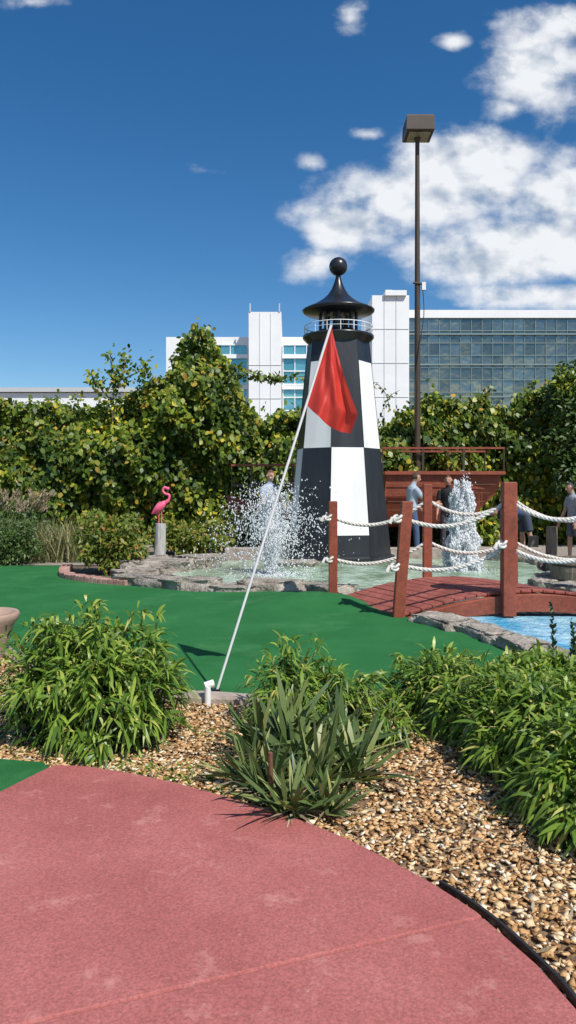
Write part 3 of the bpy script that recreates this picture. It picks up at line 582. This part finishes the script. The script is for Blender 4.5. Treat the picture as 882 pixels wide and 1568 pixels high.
yucca('yucca_plant',[(.02,3.95,56,.47,.038),(.25,4.05,50,.45,.038),(-.16,4.05,36,.40,.034),(.14,3.66,50,.40,.036),(-.08,3.56,44,.34,.030),(.34,3.75,40,.36,.034),(.0,4.3,30,.46,.034),(.02,3.34,50,.28,.026),(.17,3.34,44,.26,.024),(-.2,3.7,30,.3,.026)])
parts=[]
for x,y,h in ((1.98,5.6,.62),(2.12,5.55,.5),(2.05,5.35,.35),(2.25,5.4,.45)):
    n=110; t=rng.random(n); az=rng.uniform(0,6.28,n); D=np.stack([np.cos(az)*.6,np.sin(az)*.6,np.full(n,.75)],1)
    parts.append(leaves(np.stack([x+.03*np.sin(t*3),np.full(n,y),t*h],1),D,rdir(n),.09*(1.2-t),.018,'weed',(.3,1,.8,.1),.1))
quads('weed_plant',parts)
parts=[]
for cx_,cy_,s,n in ((-1.1,4.05,.14,360),(-.75,3.88,.16,320),(-.5,3.78,.1,160),(-.25,3.62,.08,140),(-1.35,4.2,.12,240),(-.45,4.5,.1,60),(.95,3.35,.05,30)):
    P=np.stack([rng.normal(cx_,s,n),rng.normal(cy_,s*.35,n),np.full(n,.0)],1); k=~inpoly(P[:,0],P[:,1],edge); P=P[k]; n=len(P)
    D=nrm(np.stack([rng.normal(0,.6,n),rng.normal(0,.6,n),np.full(n,.7)],1)); parts.append(leaves(P,D,rdir(n),rng.uniform(.02,.055,n),.009,'bamboo',(.5,1,.8,.1),.3))
quads('grass_tufts',parts)
n=700; x=rng.uniform(-2.2,2.2,n); y=rng.uniform(2.3,5.1,n); k=~(inpoly(x,y,edge)|inpoly(x,y,turf)|inpoly(x,y,turf2)); x=x[k];y=y[k];n=len(x)
quads('leaf_litter',[leaves(np.stack([x,y,np.full(n,.022)],1),nrm(rdir(n)*np.array([1,1,.15])),nrm(rng.normal(0,.3,(n,3))+np.array([0,0,1])),.065,.013,'dead',(.2,1,.8,.1),.05)])
b=MB(); c=(-2.62,6.35,0)
b.lathe(c,[(.16,0),(.2,.15),(.26,.32),(.29,.36),(.30,.40),(.29,.42),(.25,.42),(.24,.36),(.02,.35)],'terra',28,0,True,True); b.build('clay_planter')
b=MB(); c=(4.24,11.0,0)
b.lathe(c,[(.27,0),(.31,.12),(.33,.25),(.32,.44),(.28,.44),(.27,.36),(.02,.36)],'wood',22,0,False,True)
for z in (.1,.33): b.lathe((c[0],c[1],z),[(.318+.01*(z>.2),0),(.322+.01*(z>.2),.0),(.324+.01*(z>.2),.03),(.31,.03)],'edge',22,0,False,False)
b.build('barrel_planter')
b=MB()
for x,y,h,r in ((5.52,15.5,.66,.12),(5.2,15.7,.45,.11),(2.0,16.0,.35,.1)): b.tube([(x,y,0),(x+.01,y,h)],[r,r*.93],'wood',12,False)
b.build('mooring_posts')
# ---------------------------------------------------------------- people
def person(name,loc,yaw,H,shirt,pants,hair,lean=3,arms=((8,20),(-5,10)),legs=((4,0),(-6,-10)),headtilt=0,shorts=False,longs=False):
    k=H/1.75; R=math.radians
    def cm(nm,c,r=.8): return surf(nm,[(.3,tuple(q*.8 for q in c)),(.7,c)],9,r,30,.5,.012)
    ms={'skin':cm(name+'_skin',(.50,.27,.18),.5),'shirt':cm(name+'_shirt',shirt),'pants':cm(name+'_pants',pants),'shoe':cm(name+'_shoe',(.06,.06,.065)),'hair':cm(name+'_hair',hair)}
    keys=list(ms); b=MB(); segs=[]; X=Vector((1,0,0));Yv=Vector((0,1,0))
    up=Vector((math.sin(R(lean)),0,math.cos(R(lean)))); fw=Vector((math.cos(R(lean)),0,-math.sin(R(lean)))); P=Vector((0,0,.93))
    def ell(c,w,d,f,n=16): return [c+Yv*(w*math.cos(q))+f*(d*math.sin(q)) for q in [2*math.pi*i/n for i in range(n)]]
    sec_=[(-.06,.12,.10),(-.02,.165,.122),(.06,.17,.125),(.16,.155,.115),(.24,.152,.112),(.36,.175,.125),(.44,.185,.12),(.50,.16,.095),(.535,.075,.06),(.56,.05,.05)]
    b.loft([ell(P+up*h,w,d,fw) for h,w,d in sec_],'white',True,False)
    segs+=[(P-up*.05,P+up*.04,'pants',.1),(P+up*.1,P+up*.5,'shirt',.12)]
    hd=Vector((math.sin(R(lean+headtilt)),0,math.cos(R(lean+headtilt)))); hf=Vector((hd.z,0,-hd.x))
    nb_=P+up*.52; hc=nb_+hd*.185+hf*.015
    b.tube([nb_,hc-hd*.05],[.058,.052],'white',12,False); segs.append((nb_+up*.03,hc-hd*.06,'skin',.05))
    rg=[]
    for i in range(1,14):
        a=math.pi*i/14; z=-math.cos(a)*.12; s=math.sin(a); jaw=1-.25*max(0,-z/.12); rg.append([hc+hd*z+Yv*(s*.077*jaw*math.cos(q))+hf*(s*.096*math.sin(q)+ (.012 if z<-.03 else 0)) for q in [2*math.pi*j/16 for j in range(16)]])
    b.loft(rg,'white',True,False); segs.append((hc-hd*.04,hc+hd*.04,'head',.09))
    b.tube([hc+hf*.085+hd*.025,hc+hf*.112-hd*.022,hc+hf*.088-hd*.03],[.012,.017,.012],'white',8,False)
    for s in(-1,1): b.tube([hc+Yv*s*.072+hd*.025-hf*.005,hc+Yv*s*.09-hf*.008,hc+Yv*s*.075-hd*.035],[.012,.018,.01],'white',8,False)
    for s,(a1,a2) in zip((-1,1),arms):
        sh=P+up*.465+Yv*s*.175; d1=Vector((math.sin(R(a1)),s*.14,-math.cos(R(a1)))).normalized(); el=sh+d1*.29; d2=Vector((math.sin(R(a2)),s*.04,-math.cos(R(a2)))).normalized(); wr=el+d2*.25
        b.tube([sh-d1*.01,sh+d1*.06,sh+d1*.19,sh+d1*.2,el],[.055,.064,.058,.045,.039],'white',12,False); b.tube([el,el+d2*.07,wr],[.039,.042,.026],'white',12,False)
        segs+=[(sh,sh+d1*(.29 if longs else .18),'shirt',.055),(sh+d1*.215,el,'skin',.04),(el,wr,'shirt' if longs else 'skin',.035)]
        f2=Vector((d2.z*-1,0,d2.x)); 
        if f2.x<0: f2=-f2
        pe=wr+d2*.095; b.loft([[o_+f2*(w_*math.cos(q))+Yv*(h_*math.sin(q)) for q in [2*math.pi*j/8 for j in range(8)]] for o_,w_,h_ in ((wr,.026,.018),(wr+d2*.05,.042,.016),(pe,.04,.013))],'white',True,False)
        for i,fl in enumerate((.065,.078,.073,.058)):
            o=pe+f2*(.031-.021*i); b.tube([o-d2*.02,o+d2*fl*.5-Yv*s*.006,o+d2*fl*.95-Yv*s*.028],[.0095,.009,.0075],'white',7,False)
        b.tube([wr+d2*.03+f2*.03,wr+d2*.06+f2*.058-Yv*s*.01,wr+d2*.095+f2*.06-Yv*s*.025],[.012,.010,.008],'white',7,False)
        segs.append((wr,pe+d2*.07,'skin',.03))
    for s,(t1,t2) in zip((-1,1),legs):
        hp=P+Yv*s*.088-up*.01; d1=Vector((math.sin(R(t1)),s*.04,-math.cos(R(t1)))).normalized(); kn=hp+d1*.43; d2=Vector((math.sin(R(t2)),0,-math.cos(R(t2)))); an=kn+d2*.42
        if shorts: b.tube([hp,hp+d1*.1,hp+d1*.36,hp+d1*.365,kn],[.088,.095,.088,.055,.05],'white',14,False); b.tube([kn,kn+d2*.12,an],[.05,.056,.034],'white',12,False); segs+=[(hp,hp+d1*.33,'pants',.08),(hp+d1*.40,kn,'skin',.05),(kn,an-d2*.06,'skin',.045)]
        else: b.tube([hp,hp+d1*.12,kn],[.088,.088,.064],'white',14,False); b.tube([kn,kn+d2*.14,an],[.064,.063,.052],'white',12,False); segs+=[(hp,kn,'pants',.07),(kn,an,'pants',.05)]
        b.tube([an-X*.05-Vector((0,0,.02)),an+X*.04-Vector((0,0,.03)),an+X*.13-Vector((0,0,.045)),an+X*.18-Vector((0,0,.05))],[.04,.046,.038,.022],'white',12,False); segs.append((an-X*.04-Vector((0,0,.045)),an+X*.17-Vector((0,0,.05)),'shoe',.035))
    ob=b.build(name); md=ob.modifiers.new('r','REMESH'); md.mode='VOXEL'; md.voxel_size=.0095; md.use_smooth_shade=True
    sm=ob.modifiers.new('s','SMOOTH'); sm.factor=.5; sm.iterations=3
    me=bpy.data.meshes.new_from_object(ob.evaluated_get(bpy.context.evaluated_depsgraph_get())); bpy.data.objects.remove(ob); me.name=name
    me.materials.clear(); [me.materials.append(ms[q]) for q in keys]
    me.materials.append(M['black'])
    n=len(me.polygons); cen=np.zeros(n*3,np.float32); me.polygons.foreach_get('center',cen); cen=cen.reshape(-1,3); D=[]
    for a,c,mm,r in segs:
        a=np.array(a);c=np.array(c);ab=c-a;t=np.clip(((cen-a)@ab)/max(ab@ab,1e-9),0,1); D.append(np.linalg.norm(cen-(a+t[:,None]*ab),axis=1)-r)
    am=np.argmin(np.array(D),0); mi=np.zeros(n,np.int32)
    for i,(a,c,mm,r) in enumerate(segs):
        if mm!='head': mi[am==i]=keys.index(mm)
    hm=np.array([segs[i][2]=='head' for i in range(len(segs))])[am]; rel=cen-np.array(hc); hz=rel@np.array(hd);hx=rel@np.array(hf)
    mi[hm&((hz>.062)|((hx<.0)&(hz>-.055)&(hz>-.02-hx*-.6)))]=keys.index('hair')
    for s in(-1,1):
        e=np.array(hc+hf*.088+hd*.012+Yv*s*.032); mi[hm&(np.linalg.norm(cen-e,axis=1)<.013)]=len(keys)
    mo=hm&(np.abs(hz+.058)<.006)&(np.abs(rel[:,1])<.025)&(hx>.05); mi[mo]=keys.index('hair')
    me.polygons.foreach_set('material_index',mi); me.polygons.foreach_set('use_smooth',np.ones(n,bool))
    co=np.zeros(len(me.vertices)*3,np.float32); me.vertices.foreach_get('co',co); zmin=co.reshape(-1,3)[:,2].min()
    ob=bpy.data.objects.new(name,me); C.objects.link(ob); ob.scale=(k,k,k); ob.rotation_euler=(0,0,yaw); ob.location=(loc[0],loc[1],-zmin*k-.012)
    return ob
person('man_in_blue_shirt',(2.70,16.2),math.radians(10),1.84,(.38,.46,.54),(.06,.10,.19),(.07,.04,.025),4,((35,75),(15,50)),((10,2),(-9,-14)),12)
person('man_in_black_shirt',(3.60,16.6),math.radians(-110),1.76,(.012,.012,.014),(.05,.05,.06),(.10,.05,.02),2,((8,25),(6,20)))
person('bending_man',(5.12,16.0),math.radians(175),1.72,(.04,.07,.16),(.05,.065,.10),(.06,.04,.03),78,((2,-5),(14,6)),((6,-6),(-10,-14)),20,True)
person('man_in_grey_shirt',(5.80,15.0),math.radians(190),1.60,(.28,.29,.32),(.10,.10,.12),(.03,.03,.04),4,((12,25),(0,12)),((5,0),(-6,-12)),10,True)
person('man_in_white_shirt',(-.42,15.8),math.radians(-50),1.86,(.42,.47,.58),(.06,.07,.12),(.14,.06,.03),4,((10,40),(6,30)))
# ---------------------------------------------------------------- camera, sun, sky
cd=bpy.data.cameras.new('camera'); cam=bpy.data.objects.new('camera',cd); C.objects.link(cam)
cam.location=(0,0,1.5); cam.rotation_euler=(math.pi/2,0,0); cd.lens=26; cd.sensor_width=36; cd.shift_y=-39/1568; cd.clip_end=5000; cd.clip_start=.05
bpy.context.scene.camera=cam
EL=math.radians(51); AZ=math.radians(141) # clockwise from +Y
sd=Vector((math.sin(AZ)*math.cos(EL),math.cos(AZ)*math.cos(EL),math.sin(EL)))
sl=bpy.data.lights.new('sun','SUN'); sl.energy=5.0; sl.angle=math.radians(.5); sl.color=(1,.96,.89); so=bpy.data.objects.new('sun',sl); C.objects.link(so)
so.rotation_euler=(-sd).to_track_quat('-Z','Y').to_euler(); so.location=(0,0,30)
w=bpy.data.worlds.new('World'); bpy.context.scene.world=w; w.use_nodes=True; nt=w.node_tree; nt.nodes.clear(); L=nt.links.new
sky=nt.nodes.new('ShaderNodeTexSky'); sky.sky_type='NISHITA'; sky.sun_disc=False; sky.sun_elevation=EL; sky.sun_rotation=AZ; sky.air_density=1.0; sky.dust_density=.2; sky.ozone_density=3.6
bg=nt.nodes.new('ShaderNodeBackground'); bg.inputs[1].default_value=.112
gm=nt.nodes.new('ShaderNodeHueSaturation'); gm.inputs['Saturation'].default_value=1.30; L(sky.outputs[0],gm.inputs['Color']); L(gm.outputs[0],bg.inputs[0])
def math_(op,a,b=None,clamp=False):
    n=nt.nodes.new('ShaderNodeMath'); n.operation=op; n.use_clamp=clamp
    for i,v in enumerate((a,b)):
        if v is None: continue
        if isinstance(v,(int,float)): n.inputs[i].default_value=v
        else: L(v,n.inputs[i])
    return n.outputs[0]
tc=nt.nodes.new('ShaderNodeTexCoord'); sx=nt.nodes.new('ShaderNodeSeparateXYZ'); L(tc.outputs['Generated'],sx.inputs[0])
yy=math_('MAXIMUM',sx.outputs[1],.05); u=math_('DIVIDE',sx.outputs[0],yy); v=math_('DIVIDE',sx.outputs[2],yy)
cb=nt.nodes.new('ShaderNodeCombineXYZ'); L(u,cb.inputs[0]); L(v,cb.inputs[1]); uv=cb.outputs[0]
CL=[(.235,.430,.10,.045,1.45),(.165,.392,.10,.042,1.4),(.090,.358,.08,.036,1.25),(.035,.302,.055,.034,.9),(.385,.395,.10,.045,1.45),(.29,.395,.07,.03,1.05),
(.33,.318,.13,.034,1.65),(.40,.335,.08,.036,1.35),(.37,.258,.14,.022,1.15),(.05,.335,.05,.03,.8),
(.335,.565,.065,.068,1.25),(.37,.625,.05,.03,1.1),(.295,.510,.05,.025,.85),(.085,.635,.04,.03,.72),(.226,.602,.03,.018,.85),(.112,.476,.034,.014,.82),(.035,.437,.045,.020,.55),
(-.115,.428,.06,.02,.52),(-.35,.655,.07,.022,.65),(.21,.48,.05,.02,.45),(.72,.4,.2,.08,1)]
def cn(sc_,det,loc,ro=.58):
    z=nt.nodes.new('ShaderNodeTexNoise'); z.inputs['Scale'].default_value=sc_; z.inputs['Detail'].default_value=det; z.inputs['Roughness'].default_value=ro
    m_=nt.nodes.new('ShaderNodeMapping'); m_.inputs['Scale'].default_value=(1,1.3,1); m_.inputs['Location'].default_value=loc; L(uv,m_.inputs[0]); L(m_.outputs[0],z.inputs['Vector']); return z.outputs['Fac']
nz=cn(13,7,(0,0,0),.56); nz2=cn(13,3,(-.010,-.030,0),.5)
Fm=None
for (a,b_,ra,rb,wt) in CL:
    s=nt.nodes.new('ShaderNodeVectorMath'); s.operation='SUBTRACT'; L(uv,s.inputs[0]); s.inputs[1].default_value=(a,b_,0)
    m=nt.nodes.new('ShaderNodeVectorMath'); m.operation='MULTIPLY'; L(s.outputs[0],m.inputs[0]); m.inputs[1].default_value=(1/ra,1/rb,0)
    l=nt.nodes.new('ShaderNodeVectorMath'); l.operation='LENGTH'; L(m.outputs[0],l.inputs[0])
    f=math_('SUBTRACT',wt,l.outputs['Value']); Fm=f if Fm is None else math_('MAXIMUM',Fm,f)
Fc=math_('MAXIMUM',Fm,-1.5)
den=math_('ADD',math_('MULTIPLY',Fc,.9),math_('MULTIPLY',math_('SUBTRACT',nz,.5),2.0))
mr=nt.nodes.new('ShaderNodeMapRange'); mr.interpolation_type='SMOOTHSTEP'; L(den,mr.inputs[0]); mr.inputs[1].default_value=-.10; mr.inputs[2].default_value=.80
gate=math_('GREATER_THAN',sx.outputs[1],.06); front=math_('MULTIPLY',mr.outputs[0],gate)
nb2=nt.nodes.new('ShaderNodeTexNoise'); nb2.inputs['Scale'].default_value=4; nb2.inputs['Detail'].default_value=5
mpb=nt.nodes.new('ShaderNodeMapping'); mpb.inputs['Scale'].default_value=(1,1,2.6); L(tc.outputs['Generated'],mpb.inputs[0]); L(mpb.outputs[0],nb2.inputs['Vector'])
mb_=nt.nodes.new('ShaderNodeMapRange'); mb_.interpolation_type='SMOOTHSTEP'; L(nb2.outputs['Fac'],mb_.inputs[0]); mb_.inputs[1].default_value=.50; mb_.inputs[2].default_value=.60
back=math_('MULTIPLY',mb_.outputs[0],math_('LESS_THAN',sx.outputs[1],-.02)); back=math_('MULTIPLY',back,.7)
dens=math_('MULTIPLY',math_('ADD',front,back,True),.97)
sh=nt.nodes.new('ShaderNodeMapRange'); L(math_('ADD',math_('MULTIPLY',math_('SUBTRACT',nz,nz2),1.3),math_('MULTIPLY',Fc,-.05)),sh.inputs[0]); sh.inputs[1].default_value=-.32; sh.inputs[2].default_value=.0
cr=nt.nodes.new('ShaderNodeValToRGB'); cr.color_ramp.elements[0].color=(.42,.50,.62,1); cr.color_ramp.elements[1].color=(.90,.92,.95,1); L(sh.outputs[0],cr.inputs[0])  # grey to white: cloud shading painted in, as if lit from above
bc=nt.nodes.new('ShaderNodeBackground'); L(cr.outputs[0],bc.inputs[0]); bc.inputs[1].default_value=1.0
mx=nt.nodes.new('ShaderNodeMixShader'); L(dens,mx.inputs[0]); L(bg.outputs[0],mx.inputs[1]); L(bc.outputs[0],mx.inputs[2])
wo=nt.nodes.new('ShaderNodeOutputWorld'); L(mx.outputs[0],wo.inputs[0])
sc=bpy.context.scene; sc.view_settings.view_transform='Standard'; sc.view_settings.look='None'; sc.view_settings.exposure=0
